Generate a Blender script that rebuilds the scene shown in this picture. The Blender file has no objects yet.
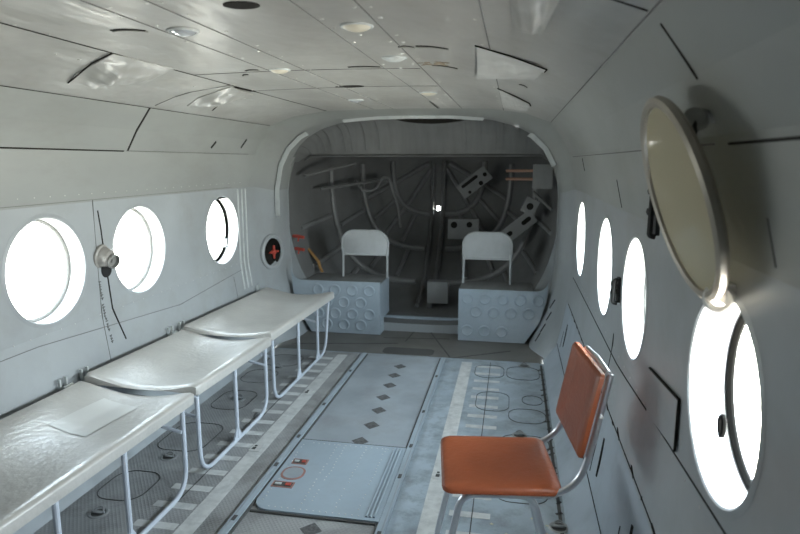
import bpy, math, random
import numpy as np
from mathutils import Vector, Matrix, Euler

random.seed(7)
SC = bpy.context.scene
COL = SC.collection
PI = math.pi

# ---------------------------------------------------------------- camera, sky, light, exposure
cam_data = bpy.data.cameras.new('camera')
cam_data.sensor_width = 36.0
cam_data.lens = 36.0 * 605.0 / 800.0
cam = bpy.data.objects.new('camera', cam_data)
COL.objects.link(cam)
cam.location = (0.79, 0.0, 1.45)
YAW, PITCH = math.radians(10.608), math.radians(9.846)
cam.rotation_euler = (PI / 2 - PITCH, 0, YAW)
cam_data.clip_start = 0.02
cam_data.dof.use_dof = True
cam_data.dof.focus_distance = 2.7
cam_data.dof.aperture_fstop = 3.5
SC.camera = cam

world = bpy.data.worlds.new('sky')
SC.world = world
world.use_nodes = True
bg = world.node_tree.nodes['Background']
_n, _l = world.node_tree.nodes, world.node_tree.links
_tc = _n.new('ShaderNodeTexCoord')
_sx = _n.new('ShaderNodeSeparateXYZ')
_l.new(_tc.outputs['Generated'], _sx.inputs[0])
_mr = _n.new('ShaderNodeMapRange')
_mr.inputs['From Min'].default_value = -.25
_mr.inputs['From Max'].default_value = .35
_l.new(_sx.outputs['Z'], _mr.inputs['Value'])
_rp = _n.new('ShaderNodeValToRGB')
_rp.color_ramp.elements[0].color = (.92, .88, .78, 1)      # sunlit dry ground outside
_rp.color_ramp.elements[1].color = (.78, .90, 1.0, 1)      # bright hazy sky
_l.new(_mr.outputs[0], _rp.inputs[0])
_l.new(_rp.outputs[0], bg.inputs[0])
_ms = _n.new('ShaderNodeMapRange')                          # the sky is brighter on the sun's side, to starboard
_ms.inputs['From Min'].default_value = -1.0
_ms.inputs['From Max'].default_value = 1.0
_ms.inputs['To Min'].default_value = 14.0
_ms.inputs['To Max'].default_value = 50.0
_l.new(_sx.outputs['X'], _ms.inputs['Value'])
_l.new(_ms.outputs[0], bg.inputs[1])

SC.view_settings.view_transform = 'Standard'
SC.view_settings.look = 'None'
SC.view_settings.gamma = 1.0
SC.view_settings.use_curve_mapping = False
SC.view_settings.exposure = 0.20


def portal(name, loc, rot, sx, sy):
    l = bpy.data.lights.new(name, 'AREA')
    l.shape = 'RECTANGLE'
    l.size, l.size_y = sx, sy
    l.cycles.is_portal = True
    o = bpy.data.objects.new(name, l)
    COL.objects.link(o)
    o.location = loc
    o.rotation_euler = rot
    return o


# window centres along the cabin: (side, y, z, radius)
WINS = [(-1, 2.30, .975, .232), (-1, 2.98, .975, .234), (-1, 3.95, .975, .236),
        (1, 1.285, .970, .212), (1, 2.22, .972, .213), (1, 2.935, .965, .225), (1, 3.985, .965, .232)]
DEPTH = .085
for i, (s, wy, wz, wr) in enumerate(WINS):
    portal('window_daylight', (s * (1.225 + DEPTH + .015), wy, wz), (0, s * PI / 2, 0), 2 * wr, 2 * wr)


# ---------------------------------------------------------------- materials
def lin(c):
    return tuple(((v / 12.92) if v <= .04045 else ((v + .055) / 1.055) ** 2.4) for v in c)


def mat(name, col, rough=.5, metal=0.0, var=.08, scale=3.0, bump=0.0, bscale=8.0, spec=.5, dirt=0.0, dscale=2.0, dcol=(.12, .11, .09), stretch=(1, 1, 1)):
    m = bpy.data.materials.new(name)
    m.use_nodes = True
    nt = m.node_tree
    N, L = nt.nodes, nt.links
    b = N['Principled BSDF']
    b.inputs['Roughness'].default_value = rough
    b.inputs['Metallic'].default_value = metal
    b.inputs['Specular IOR Level'].default_value = spec
    tc = N.new('ShaderNodeTexCoord')
    mp = N.new('ShaderNodeMapping')
    mp.inputs['Scale'].default_value = stretch
    L.new(tc.outputs['Object'], mp.inputs['Vector'])
    n1 = N.new('ShaderNodeTexNoise')
    n1.inputs['Scale'].default_value = scale
    n1.inputs['Detail'].default_value = 6
    L.new(mp.outputs['Vector'], n1.inputs['Vector'])
    r = N.new('ShaderNodeValToRGB')
    r.color_ramp.elements[0].position = .3
    r.color_ramp.elements[1].position = .7
    r.color_ramp.elements[0].color = (*[max(0, c * (1 - var)) for c in col], 1)
    r.color_ramp.elements[1].color = (*[min(1, c * (1 + var)) for c in col], 1)
    L.new(n1.outputs['Fac'], r.inputs['Fac'])
    out = r.outputs['Color']
    if dirt > 0:
        n2 = N.new('ShaderNodeTexNoise')
        n2.inputs['Scale'].default_value = dscale
        n2.inputs['Detail'].default_value = 9
        n2.inputs['Roughness'].default_value = .7
        L.new(mp.outputs['Vector'], n2.inputs['Vector'])
        r2 = N.new('ShaderNodeValToRGB')
        r2.color_ramp.elements[0].position = .48
        r2.color_ramp.elements[1].position = .75
        r2.color_ramp.elements[0].color = (0, 0, 0, 1)
        r2.color_ramp.elements[1].color = (dirt, dirt, dirt, 1)
        L.new(n2.outputs['Fac'], r2.inputs['Fac'])
        mx = N.new('ShaderNodeMix')
        mx.data_type = 'RGBA'
        L.new(r2.outputs['Color'], mx.inputs[0])
        L.new(out, mx.inputs[6])
        mx.inputs[7].default_value = (*dcol, 1)
        out = mx.outputs[2]
    L.new(out, b.inputs['Base Color'])
    if bump > 0:
        n3 = N.new('ShaderNodeTexNoise')
        n3.inputs['Scale'].default_value = bscale
        n3.inputs['Detail'].default_value = 3
        L.new(mp.outputs['Vector'], n3.inputs['Vector'])
        bp = N.new('ShaderNodeBump')
        bp.inputs['Strength'].default_value = bump
        bp.inputs['Distance'].default_value = .02
        L.new(n3.outputs['Fac'], bp.inputs['Height'])
        L.new(bp.outputs['Normal'], b.inputs['Normal'])
    return m


def tread_mat(name, col, rough, col2=None):
    """painted floor plate with a fine raised diamond tread"""
    m = mat(name, col, rough, var=.2, scale=3.5, dirt=.75, dscale=4, dcol=(.10, .095, .085))
    nt = m.node_tree
    N, L = nt.nodes, nt.links
    b = N['Principled BSDF']
    tc = N.new('ShaderNodeTexCoord')
    hs = []
    for a in (38, -38):
        mp = N.new('ShaderNodeMapping')
        mp.inputs['Rotation'].default_value = (0, 0, math.radians(a))
        L.new(tc.outputs['Object'], mp.inputs['Vector'])
        w = N.new('ShaderNodeTexWave')
        w.inputs['Scale'].default_value = 22
        w.inputs['Distortion'].default_value = .3
        L.new(mp.outputs['Vector'], w.inputs['Vector'])
        hs.append(w.outputs['Fac'])
    mx = N.new('ShaderNodeMath')
    mx.operation = 'MAXIMUM'
    L.new(hs[0], mx.inputs[0])
    L.new(hs[1], mx.inputs[1])
    bp = N.new('ShaderNodeBump')
    bp.inputs['Strength'].default_value = .35
    bp.inputs['Distance'].default_value = .004
    L.new(mx.outputs[0], bp.inputs['Height'])
    L.new(bp.outputs['Normal'], b.inputs['Normal'])
    return m


def glass_mat(name, tint, gloss=.06):
    m = bpy.data.materials.new(name)
    m.use_nodes = True
    nt = m.node_tree
    N, L = nt.nodes, nt.links
    N.remove(N['Principled BSDF'])
    t = N.new('ShaderNodeBsdfTransparent')
    t.inputs[0].default_value = (*tint, 1)
    g = N.new('ShaderNodeBsdfGlossy')
    g.inputs['Roughness'].default_value = .05
    fr = N.new('ShaderNodeFresnel')
    fr.inputs['IOR'].default_value = 1.45
    tc = N.new('ShaderNodeTexCoord')
    n = N.new('ShaderNodeTexNoise')
    n.inputs['Scale'].default_value = 6
    L.new(tc.outputs['Object'], n.inputs['Vector'])
    mul = N.new('ShaderNodeMath')
    mul.operation = 'MULTIPLY'
    L.new(fr.outputs[0], mul.inputs[0])
    L.new(n.outputs['Fac'], mul.inputs[1])
    mx = N.new('ShaderNodeMixShader')
    L.new(mul.outputs[0], mx.inputs[0])
    L.new(t.outputs[0], mx.inputs[1])
    L.new(g.outputs[0], mx.inputs[2])
    L.new(mx.outputs[0], N['Material Output'].inputs[0])
    return m


def plexi_mat(name):
    """aged yellowed plexiglass: partly clear, partly a milky film"""
    m = glass_mat(name, (.86, .83, .68))
    nt = m.node_tree
    N, L = nt.nodes, nt.links
    out = N['Material Output']
    old = out.inputs[0].links[0].from_socket
    d = N.new('ShaderNodeBsdfDiffuse')
    d.inputs[0].default_value = (.60, .55, .41, 1)
    mx = N.new('ShaderNodeMixShader')
    mx.inputs[0].default_value = .62
    L.new(old, mx.inputs[1])
    L.new(d.outputs[0], mx.inputs[2])
    L.new(mx.outputs[0], out.inputs[0])
    return m


M = {}
M['wall'] = mat('wall_paint', (.335, .36, .375), .40, var=.10, scale=2.2, bump=.4, bscale=3.0, dirt=.35, dscale=3.0, dcol=(.22, .21, .17))
M['upper'] = mat('upper_wall_tone', (.30, .315, .305), .42, var=.12, scale=2.2, bump=.5, bscale=3.0, dirt=.4, dscale=2.5, dcol=(.19, .185, .15), stretch=(1, .4, 1))  # slightly darker, greener tone for the rows above the window band
M['ceil'] = mat('ceiling_paint', (.37, .37, .355), .31, var=.14, scale=3.0, bump=1.0, bscale=5.0, spec=.6, dirt=.4, dscale=4.0, dcol=(.26, .24, .20), stretch=(1, .45, 1))
M['seam'] = mat('seam_shadow_gap', (.022, .021, .019), .9, spec=.1)
M['soft'] = mat('painted_over_seam', (.16, .16, .155), .7)
M['rivet'] = mat('bare_rivet', (.62, .62, .60), .35, metal=.3)
M['trim'] = mat('trim_paint', (.52, .55, .55), .45, var=.08, dirt=.35, dscale=9)
M['blue'] = mat('blue_grey_paint', (.33, .39, .44), .42, var=.08, dirt=.25, dscale=5, dcol=(.10, .10, .09))
M['chine'] = mat('lower_wall_paint', (.38,.43,.48), .42, var=.08, dirt=.3, dscale=5, dcol=(.12, .12, .12), bump=.2, bscale=6)
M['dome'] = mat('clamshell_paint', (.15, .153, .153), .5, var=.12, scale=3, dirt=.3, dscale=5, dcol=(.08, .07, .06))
M['rib'] = mat('lit_rib_grey', (.21, .215, .215), .42, var=.1, dirt=.3, dscale=7, dcol=(.09, .08, .07))  # door grey made lighter, so the ribs' shading sits in the colour
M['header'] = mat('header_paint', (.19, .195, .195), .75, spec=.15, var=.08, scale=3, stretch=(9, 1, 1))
M['floor_tread'] = tread_mat('tread_floor', (.30, .305, .305), .45)
M['floor_blue'] = mat('blue_floor_paint', (.33, .39, .44), .42, var=.2, scale=6, dirt=.8, dscale=8, dcol=(.15, .155, .15), bump=.1, bscale=30)
M['floor_mid'] = mat('worn_plate_paint', (.30, .335, .365), .42, var=.12, scale=5, dirt=.5, dscale=3, dcol=(.2, .18, .16))
M['floor_aft'] = mat('ramp_floor_paint', (.14, .135, .125), .5, var=.14, scale=5, dirt=.4, dscale=4)
M['stripe'] = mat('worn_white_paint', (.56, .57, .56), .5, var=.12, scale=20, dirt=.6, dscale=14, dcol=(.25, .26, .27))
M['grip'] = mat('black_grip_patch', (.085, .085, .085), .7, var=.5, scale=60, dirt=.3, dscale=80, dcol=(.25, .26, .27))
M['mark'] = mat('dark_sealant', (.075, .075, .072), .75)
M['hatch'] = mat('hatch_paint', (.32, .385, .44), .38, var=.08, scale=5, dirt=.35, dscale=5, dcol=(.2, .2, .2))
M['red'] = mat('red_paint', (.42, .06, .04), .45, var=.2, scale=20)
M['rust'] = mat('faded_red_paint', (.32, .16, .13), .5, var=.2, scale=30)
M['bench'] = mat('bench_covering', (.43, .42, .395), .30, var=.08, scale=5, bump=.12, bscale=40, spec=.95, dirt=.2, dscale=7, dcol=(.32, .30, .27))
M['tape'] = mat('bench_label', (.53, .53, .51), .30, spec=.9, var=.06)
M['tube'] = mat('light_blue_tube_paint', (.50, .54, .60), .38, var=.05)
M['chrome'] = mat('aluminium_tube', (.66, .67, .70), .28, metal=.85, var=.04)
M['brown'] = mat('brown_vinyl', (.25, .064, .024), .40, spec=.35, var=.16, scale=5, bump=.1, bscale=60, dirt=.3, dscale=6, dcol=(.22, .055, .03))
M['grey_metal'] = mat('grey_metal', (.30, .31, .31), .4, metal=.3, var=.1)
M['seatback'] = mat('seatback_paint', (.42, .44, .45), .35, var=.06, dirt=.2, dscale=8)
M['black'] = mat('black_plastic', (.012, .012, .012), .5, spec=.3)
M['pitch'] = mat('pitch_black_rubber', (.0015, .0015, .0012), .9, spec=.05)
M['gasket'] = mat('grey_rubber', (.22, .22, .21), .6)
M['olive'] = mat('olive_rubber', (.006, .006, .003), .9, spec=.1)
M['bezel'] = mat('brown_grey_frame', (.33, .30, .25), .35, var=.1, scale=10, metal=.2)
M['lens'] = mat('cream_lamp_glass', (.62, .58, .48), .3)
M['lens_clear'] = mat('clear_lamp_glass', (.62, .64, .66), .12, metal=.5)
M['ochre'] = mat('ochre_strap', (.34, .19, .07), .7)
M['rod'] = mat('copper_rod', (.42, .25, .18), .35, metal=.5)
M['reveal'] = mat('white_reveal_paint', (.74, .75, .75), .5, var=.03)
M['nozzle'] = mat('nozzle_grey', (.30, .29, .27), .5, var=.1)
M['glass'] = glass_mat('window_glass', (.95, .97, .97))
M['plexi'] = plexi_mat('yellowed_plexiglass')


# ---------------------------------------------------------------- mesh helpers
class MB:
    def __init__(s):
        s.v, s.f, s.m = [], [], []

    def add(s, vs, fs, mi=0):
        o = len(s.v)
        s.v += [tuple(map(float, v)) for v in vs]
        s.f += [[o + i for i in f] for f in fs]
        s.m += [mi] * len(fs)
        return s

    def box(s, c, d, rot=None, mi=0):
        hx, hy, hz = d[0] / 2, d[1] / 2, d[2] / 2
        vs = [Vector((x, y, z)) for x in (-hx, hx) for y in (-hy, hy) for z in (-hz, hz)]
        if rot is not None:
            R = rot.to_matrix() if isinstance(rot, Euler) else rot
            vs = [R @ v for v in vs]
        vs = [v + Vector(c) for v in vs]
        return s.add(vs, [(0, 1, 3, 2), (4, 6, 7, 5), (0, 4, 5, 1), (2, 3, 7, 6), (0, 2, 6, 4), (1, 5, 7, 3)], mi)

    def rbox(s, c, d, r=.01, rot=None, mi=0, seg=3):
        """box with its four vertical (local z) edges rounded"""
        return s.prism(rrect(d[0], d[1], r, seg), d[2], c, rot, mi)

    def prism(s, poly, h, c=(0, 0, 0), rot=None, mi=0, bevel=0.0):
        n = len(poly)
        rings = []
        if bevel > 0:
            cx = sum(p[0] for p in poly) / n
            cy = sum(p[1] for p in poly) / n

            def ins(p):
                d = math.hypot(p[0] - cx, p[1] - cy) or 1
                return (p[0] - (p[0] - cx) / d * bevel, p[1] - (p[1] - cy) / d * bevel)
            pi_ = [ins(p) for p in poly]
            rings = [(pi_, -h / 2), (poly, -h / 2 + bevel), (poly, h / 2 - bevel), (pi_, h / 2)]
        else:
            rings = [(poly, -h / 2), (poly, h / 2)]
        R = None
        if rot is not None:
            R = rot.to_matrix() if isinstance(rot, Euler) else rot
        vs = []
        for pl, z in rings:
            for p in pl:
                q = Vector((p[0], p[1], z))
                if R is not None:
                    q = R @ q
                vs.append(q + Vector(c))
        fs = []
        k = len(rings)
        for a in range(k - 1):
            for i in range(n):
                j = (i + 1) % n
                fs.append((a * n + i, a * n + j, (a + 1) * n + j, (a + 1) * n + i))
        fs.append(tuple(range(n))[::-1])
        fs.append(tuple((k - 1) * n + i for i in range(n)))
        return s.add(vs, fs, mi)

    def tube(s, pts, r, seg=8, mi=0, closed=False, flat=1.0):
        P = [Vector(p) for p in pts]
        n = len(P)
        rs = r if isinstance(r, (list, tuple)) else [r] * n
        vs, fs = [], []
        up = None
        for i in range(n):
            if closed:
                t = P[(i + 1) % n] - P[i - 1]
            else:
                t = P[min(i + 1, n - 1)] - P[max(i - 1, 0)]
            if t.length < 1e-9:
                t = Vector((0, 0, 1))
            t.normalize()
            if up is None:
                up = Vector((0, 0, 1)) if abs(t.z) < .9 else Vector((1, 0, 0))
            a = (up - t * up.dot(t))
            if a.length < 1e-6:
                a = t.orthogonal()
            a.normalize()
            b = t.cross(a)
            up = a
            for k in range(seg):
                w = 2 * PI * k / seg
                vs.append(P[i] + a * math.cos(w) * rs[i] * flat + b * math.sin(w) * rs[i])
        m = n if closed else n - 1
        for i in range(m):
            for k in range(seg):
                i2 = (i + 1) % n
                fs.append((i * seg + k, i * seg + (k + 1) % seg, i2 * seg + (k + 1) % seg, i2 * seg + k))
        if not closed:
            fs.append(tuple(range(seg))[::-1])
            fs.append(tuple((n - 1) * seg + k for k in range(seg)))
        return s.add(vs, fs, mi)

    def lathe(s, prof, mtx, seg=32, mi=0, caps=True):
        """prof [(r, h)] turned about local z, placed by mtx"""
        vs, fs = [], []
        n = len(prof)
        for r, h in prof:
            for k in range(seg):
                w = 2 * PI * k / seg
                vs.append(mtx @ Vector((r * math.cos(w), r * math.sin(w), h)))
        for i in range(n - 1):
            for k in range(seg):
                fs.append((i * seg + k, i * seg + (k + 1) % seg, (i + 1) * seg + (k + 1) % seg, (i + 1) * seg + k))
        if caps:
            if prof[0][0] > 1e-5:
                fs.append(tuple(range(seg))[::-1])
            if prof[-1][0] > 1e-5:
                fs.append(tuple((n - 1) * seg + k for k in range(seg)))
        return s.add(vs, fs, mi)

    def torus(s, mtx, R, r, seg=36, k=8, mi=0, sq=1.0):
        pr = [(R + r * math.cos(2 * PI * j / k), r * sq * math.sin(2 * PI * j / k)) for j in range(k + 1)]
        return s.lathe(pr, mtx, seg, mi, caps=False)

    def grid(s, rows, mi=0, close=False):
        n = len(rows[0])
        vs = [p for r in rows for p in r]
        fs = []
        for i in range(len(rows) - 1):
            for j in range(n - 1 if not close else n):
                k = (j + 1) % n
                fs.append((i * n + j, i * n + k, (i + 1) * n + k, (i + 1) * n + j))
        return s.add(vs, fs, mi)

    def build(s, name, mats, parent=None, smooth=35, origin=None):
        if not isinstance(mats, (list, tuple)):
            mats = [mats]
        off = Vector((0, 0, 0))
        if parent is not None:
            p = parent
            while p.parent is not None:
                p = p.parent
            off = p.location.copy()
        elif origin is not None:
            off = Vector(origin)
        me = bpy.data.meshes.new(name)
        me.from_pydata([tuple(Vector(v) - off) for v in s.v], [], s.f)
        for m in mats:
            me.materials.append(m)
        me.polygons.foreach_set('material_index', s.m)
        me.update()
        if smooth:
            me.shade_smooth()
            me.set_sharp_from_angle(angle=math.radians(smooth))
        o = bpy.data.objects.new(name, me)
        COL.objects.link(o)
        if parent is not None:
            o.parent = parent
        elif origin is not None:
            o.location = off
        return o


def rrect(w, h, r, seg=4):
    out = []
    r = min(r, w / 2 - 1e-5, h / 2 - 1e-5)
    for cx, cy, a0 in ((w / 2 - r, h / 2 - r, 0), (-w / 2 + r, h / 2 - r, 90), (-w / 2 + r, -h / 2 + r, 180), (w / 2 - r, -h / 2 + r, 270)):
        for k in range(seg + 1):
            a = math.radians(a0 + 90 * k / seg)
            out.append((cx + r * math.cos(a), cy + r * math.sin(a)))
    return out


def rounded_path(pts, r, seg=5):
    P = [Vector(p) for p in pts]
    out = [P[0]]
    for i in range(1, len(P) - 1):
        a, b, c = P[i - 1], P[i], P[i + 1]
        d1, d2 = (a - b), (c - b)
        rr = min(r, d1.length * .49, d2.length * .49)
        p1, p2 = b + d1.normalized() * rr, b + d2.normalized() * rr
        for k in range(seg + 1):
            t = k / seg
            out.append(p1 * (1 - t) ** 2 + b * 2 * t * (1 - t) + p2 * t * t)
    out.append(P[-1])
    return out


def tag(o, label=None, cat=None, group=None, kind=None):
    if label:
        o['label'] = label
    if cat:
        o['category'] = cat
    if group:
        o['group'] = group
    if kind:
        o['kind'] = kind
    return o


def thing(name, label, cat, loc=(0, 0, 0), group=None):
    o = bpy.data.objects.new(name, None)
    o.empty_display_size = .1
    COL.objects.link(o)
    o.location = loc
    return tag(o, label, cat, group)


def struct(o, label=None, cat=None):
    o['kind'] = 'structure'
    if label:
        o['label'] = label
    if cat:
        o['category'] = cat
    return o


def copy_tree(o, parent=None):
    c = o.copy()
    COL.objects.link(c)
    c.parent = parent
    for ch in list(o.children):
        copy_tree(ch, c)
    return c


def frame_mtx(loc, zdir, xdir=(0, 1, 0)):
    z = Vector(zdir).normalized()
    x = Vector(xdir)
    x = (x - z * x.dot(z)).normalized()
    y = z.cross(x)
    m = Matrix((x, y, z)).transposed().to_4x4()
    m.translation = Vector(loc)
    return m


# ---------------------------------------------------------------- the fuselage section
HS = [(1.04, 0), (1.13, .12), (1.165, .28), (1.19, .45), (1.221, .70), (1.219, 1.26), (1.17, 1.50), (1.11, 1.61), (1.03, 1.72), (.85, 1.785), (.60, 1.82), (.30, 1.827), (0, 1.83)]
IN = [(.93, 0), (1.01, .12), (1.08, .28), (1.115, .45), (1.137, .70), (1.142, 1.22), (1.10, 1.43), (1.03, 1.56), (.93, 1.655), (.80, 1.725), (.60, 1.78), (.30, 1.805), (0, 1.81)]
Y0, Y1, Y2, Y3 = -1.3, 4.42, 4.78, 5.0


def secX(z, prof=HS):
    for (x0, z0), (x1, z1) in zip(prof, prof[1:]):
        if z0 <= z <= z1:
            t = (z - z0) / (z1 - z0)
            return x0 + (x1 - x0) * t
    return prof[-1][0]


def ceilZ(x):
    x = abs(x)
    for (x0, z0), (x1, z1) in zip(HS, HS[1:]):
        if x1 <= x <= x0:
            t = (x0 - x) / (x0 - x1)
            return z0 + (z1 - z0) * t
    return HS[-1][1]


def wallP(s, y, z, d=0.0):
    """point on the wall of side s, d into the room"""
    return Vector((s * (secX(z) - d), y, z))


def strip_on(mb, pts, w, proud=.0015, mi=0, normal=None):
    """thin flat band following points, width w, lying in the surface with that normal"""
    P = [Vector(p) for p in pts]
    n = len(P)
    vs = []
    for i in range(n):
        t = (P[min(i + 1, n - 1)] - P[max(i - 1, 0)]).normalized()
        nn = Vector(normal(P[i]) if callable(normal) else normal).normalized()
        b = t.cross(nn).normalized() * (w / 2)
        for q in (-1, 1):
            vs.append(P[i] + b * q + nn * proud)
            vs.append(P[i] + b * q - nn * proud)
    fs = []
    for i in range(n - 1):
        a, c = i * 4, (i + 1) * 4
        fs += [(a, c, c + 2, a + 2), (a + 1, a + 3, c + 3, c + 1), (a, a + 1, c + 1, c), (a + 2, c + 2, c + 3, a + 3)]
    fs += [(0, 2, 3, 1), ((n - 1) * 4, (n - 1) * 4 + 1, (n - 1) * 4 + 3, (n - 1) * 4 + 2)]
    mb.add(vs, fs, mi)


def wall_normal(s):
    return lambda p: Vector((-s, 0, -(secX(min(p.z + .04, 1.82)) - secX(max(p.z - .04, 0))) / .08 * -1 * 0 if False else 0)) if p.z < 1.45 else Vector((-s * .75, 0, -.65))


def seam_wall(mb, s, pts, w=.006, mi=1):
    strip_on(mb, [wallP(s, y, z) for y, z in pts], w, .002, mi, wall_normal(s))


def frange(a, b, n):
    return [a + (b - a) * i / n for i in range(n + 1)]


ZB0, ZB1 = .70, 1.26      # the band the round windows are cut from


def wall_mesh(s, door=None, low=0, up=0):
    mb = MB()
    zs_low = [0.0, .12, .28, .45, .60, ZB0]
    zs_high = [ZB1, 1.36, 1.43, 1.50, 1.56, 1.61, 1.665, 1.72]
    ys = frange(Y0, Y1, 40)

    def patch(ya, yb, za, zb, ny=1, nz=1):
        rows = [[wallP(s, y, z) for y in frange(ya, yb, ny)] for z in frange(za, zb, nz)]
        mb.grid(rows)
    if door:
        da, db, dz = door
    for z0, z1 in zip(zs_low, zs_low[1:]):
        if door:
            mb.grid([[wallP(s, y, z) for y in frange(Y0, da, 3)] for z in (z0, z1)])
            mb.grid([[wallP(s, y, z) for y in frange(db, Y1, 24)] for z in (z0, z1)])
        else:
            mb.grid([[wallP(s, y, z) for y in ys] for z in (z0, z1)], low if z1 < .5 else 0)
    for z0, z1 in zip(zs_high, zs_high[1:]):
        if door and z1 <= dz + .001:
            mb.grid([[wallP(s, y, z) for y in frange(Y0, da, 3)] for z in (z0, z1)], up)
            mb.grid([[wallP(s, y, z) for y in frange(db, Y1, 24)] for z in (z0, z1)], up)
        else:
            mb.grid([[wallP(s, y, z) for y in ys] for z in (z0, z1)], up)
    ws = sorted([(y, z, r) for q, y, z, r in WINS if q == s])
    y = db if door else Y0
    if door:
        patch(Y0, da, ZB0, ZB1, 2, 6)
    for wy, wz, r in ws:
        a = wy - .30
        patch(y, a, ZB0, ZB1, 3, 8)
        # square cell with a round hole
        n = 64
        rows = [[], [], []]
        for k in range(n + 1):
            w = 2 * PI * k / n
            cy, cz = math.cos(w), math.sin(w)
            mxx = max(abs(cy), abs(cz))
            oy = wy + .30 * cy / mxx
            oz = wz + (((ZB1 - wz) if cz > 0 else (wz - ZB0)) * cz / mxx)
            iy, iz = wy + r * cy, wz + r * cz
            rows[0].append(wallP(s, oy, oz))
            my, mz = iy * .55 + oy * .45, iz * .55 + oz * .45
            rows[1].append(wallP(s, my, mz))
            rows[2].append(wallP(s, iy, iz))
        mb.grid(rows)
        # small corner triangles between polar rays and the cell corners are covered by exact corner rays (k = n/8 ...)
        y = wy + .30
    patch(y, Y1, ZB0, ZB1, 3, 8)
    return mb


# ---- left wall
SECT = 1.72
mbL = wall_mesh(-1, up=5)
seam_wall(mbL, -1, [(y, 1.505) for y in frange(0, 2.82, 10)], .006)
seam_wall(mbL, -1, [(y, 1.507) for y in frange(2.84, 4.3, 10)], .003, 4)
seam_wall(mbL, -1, [(2.85, 1.508), (2.855, 1.6), (2.86, 1.72)], .012)
seam_wall(mbL, -1, [(y, .66) for y in frange(1.9, 2.2, 3)] + [(y, .66 - (y - 2.2) * .066) for y in frange(2.3, 3.3, 6)] + [(3.35, .585)], .003, 4)
seam_wall(mbL, -1, [(y, .585 + (y - 3.3) * .07) for y in frange(3.3, 4.2, 6)], .003, 4)
seam_wall(mbL, -1, [(y, 1.27) for y in frange(1.9, 4.1, 12)], .002, 4)
seam_wall(mbL, -1, [(2.62, z) for z in frange(.46, 1.27, 8)], .002, 4)
seam_wall(mbL, -1, [(4.06, .62), (4.07, .46)], .003, 4)
# the long torn slit above and below the nozzle
seam_wall(mbL, -1, [(2.652, 1.215), (2.665, 1.12), (2.672, 1.03)], .007)
seam_wall(mbL, -1, [(2.685, .90), (2.695, .80), (2.705, .71), (2.735, .62), (2.765, .53)], .008)
# small holes on the upper panel
for y, z, h in ((3.70, 1.56, .02), (4.13, 1.58, .03)):
    seam_wall(mbL, -1, [(y, z - h), (y + .03, z + h)], .02)
# vertical stencil, too worn to read
zz = .865
for grp, bold in ((7, 0), (10, 1), (3, 0)):
    for k in range(grp):
        y0 = 2.617 + (.87 - zz) * .10
        seam_wall(mbL, -1, [(y0, zz), (y0 + random.choice((.012, .016)), zz - random.uniform(-.003, .003))], .004, 2)
        if random.random() < .8:
            seam_wall(mbL, -1, [(y0 + random.choice((0, .012)), zz + .003), (y0 + .005, zz - .009)], .004, 2)
        zz -= .0145
    zz -= .02
# rows of rivets
for z in (.70, 1.30):
    for k in range(28):
        y = 1.8 + k * .09
        if z == .70 and 3.6 > y > 2.0 and False:
            continue
        mbL.lathe([(.003, .0), (.0025, .0012), (0, .0015)], frame_mtx(wallP(-1, y, z, .0005), (1, 0, 0)), 6, 3)
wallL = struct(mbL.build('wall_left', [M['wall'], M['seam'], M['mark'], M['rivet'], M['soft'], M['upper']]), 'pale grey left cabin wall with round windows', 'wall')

# ---- right wall
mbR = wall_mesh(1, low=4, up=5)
seam_wall(mbR, 1, [(y, 1.483) for y in frange(0.2, 1.22, 6)], .004)
seam_wall(mbR, 1, [(y, 1.485) for y in frange(1.3, 4.3, 12)], .003, 3)
seam_wall(mbR, 1, [(1.235, 1.70), (1.235, 1.66), (1.235, 1.60)], .004)
seam_wall(mbR, 1, [(y, .655 if y > 2.4 else .655 + (2.4 - y) * .06) for y in frange(1.0, 4.3, 16)], .004)
seam_wall(mbR, 1, [(y, .465) for y in frange(1.2, 4.3, 16)], .004)
seam_wall(mbR, 1, [(y, .14) for y in frange(1.2, 4.4, 16)], .005)
seam_wall(mbR, 1, [(2.58, z) for z in frange(.46, .74, 4)], .004)
seam_wall(mbR, 1, [(2.55, 1.27), (2.57, 1.38)], .004)
seam_wall(mbR, 1, [(3.7, 1.40), (3.72, 1.47)], .010)
seam_wall(mbR, 1, [(1.08, 1.36), (1.07, 1.28)], .003, 3)
for y in (1.75, 2.35, 2.95, 3.55, 4.1):      # notched stiffeners low on the wall
    seam_wall(mbR, 1, [(y, .21), (y + .03, .36)], .022)
    seam_wall(mbR, 1, [(y + .12, .17), (y + .15, .28)], .008)
for k in range(20):
    seam_wall(mbR, 1, [(1.3 + k * .14 + random.uniform(0, .05), .462), (1.33 + k * .14 + random.uniform(0, .05), .468 + random.uniform(-.012, .012))], .012)
for k in range(24):
    mbR.lathe([(.004, .0), (.003, .0012), (0, .002)], frame_mtx(wallP(1, 1.1 + k * .12, .69, .0005), (-1, 0, 0)), 6, 2)
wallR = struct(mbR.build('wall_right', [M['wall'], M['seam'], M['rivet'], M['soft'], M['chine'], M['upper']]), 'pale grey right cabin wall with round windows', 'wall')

# patch plate low on the right wall
mb = MB()
rows = [[wallP(1, 1.88 - .33 * j / 4, (.83 + .03 * j / 4) * (1 - i / 4) + (.685 + .035 * j / 4) * (i / 4), .006) for j in range(5)] for i in range(5)]
mb.grid(rows)
seamp = [rows[0][j] for j in range(5)] + [rows[i][4] for i in range(1, 5)]
strip_on(mb, seamp, .005, .003, 1, (-1, 0, 0))
mb.build('access_plate', [M['wall'], M['seam']], wallR)

# ---- ceiling
mbC = MB()
cx = [1.03, .94, .85, .72, .60, .45, .30, .15, 0]
cxs = cx + [-v for v in cx[-2::-1]]
mbC.grid([[Vector((x, y, ceilZ(x))) for x in cxs] for y in frange(Y0, Y1, 40)])
UPN = (0, 0, -1)


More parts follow.
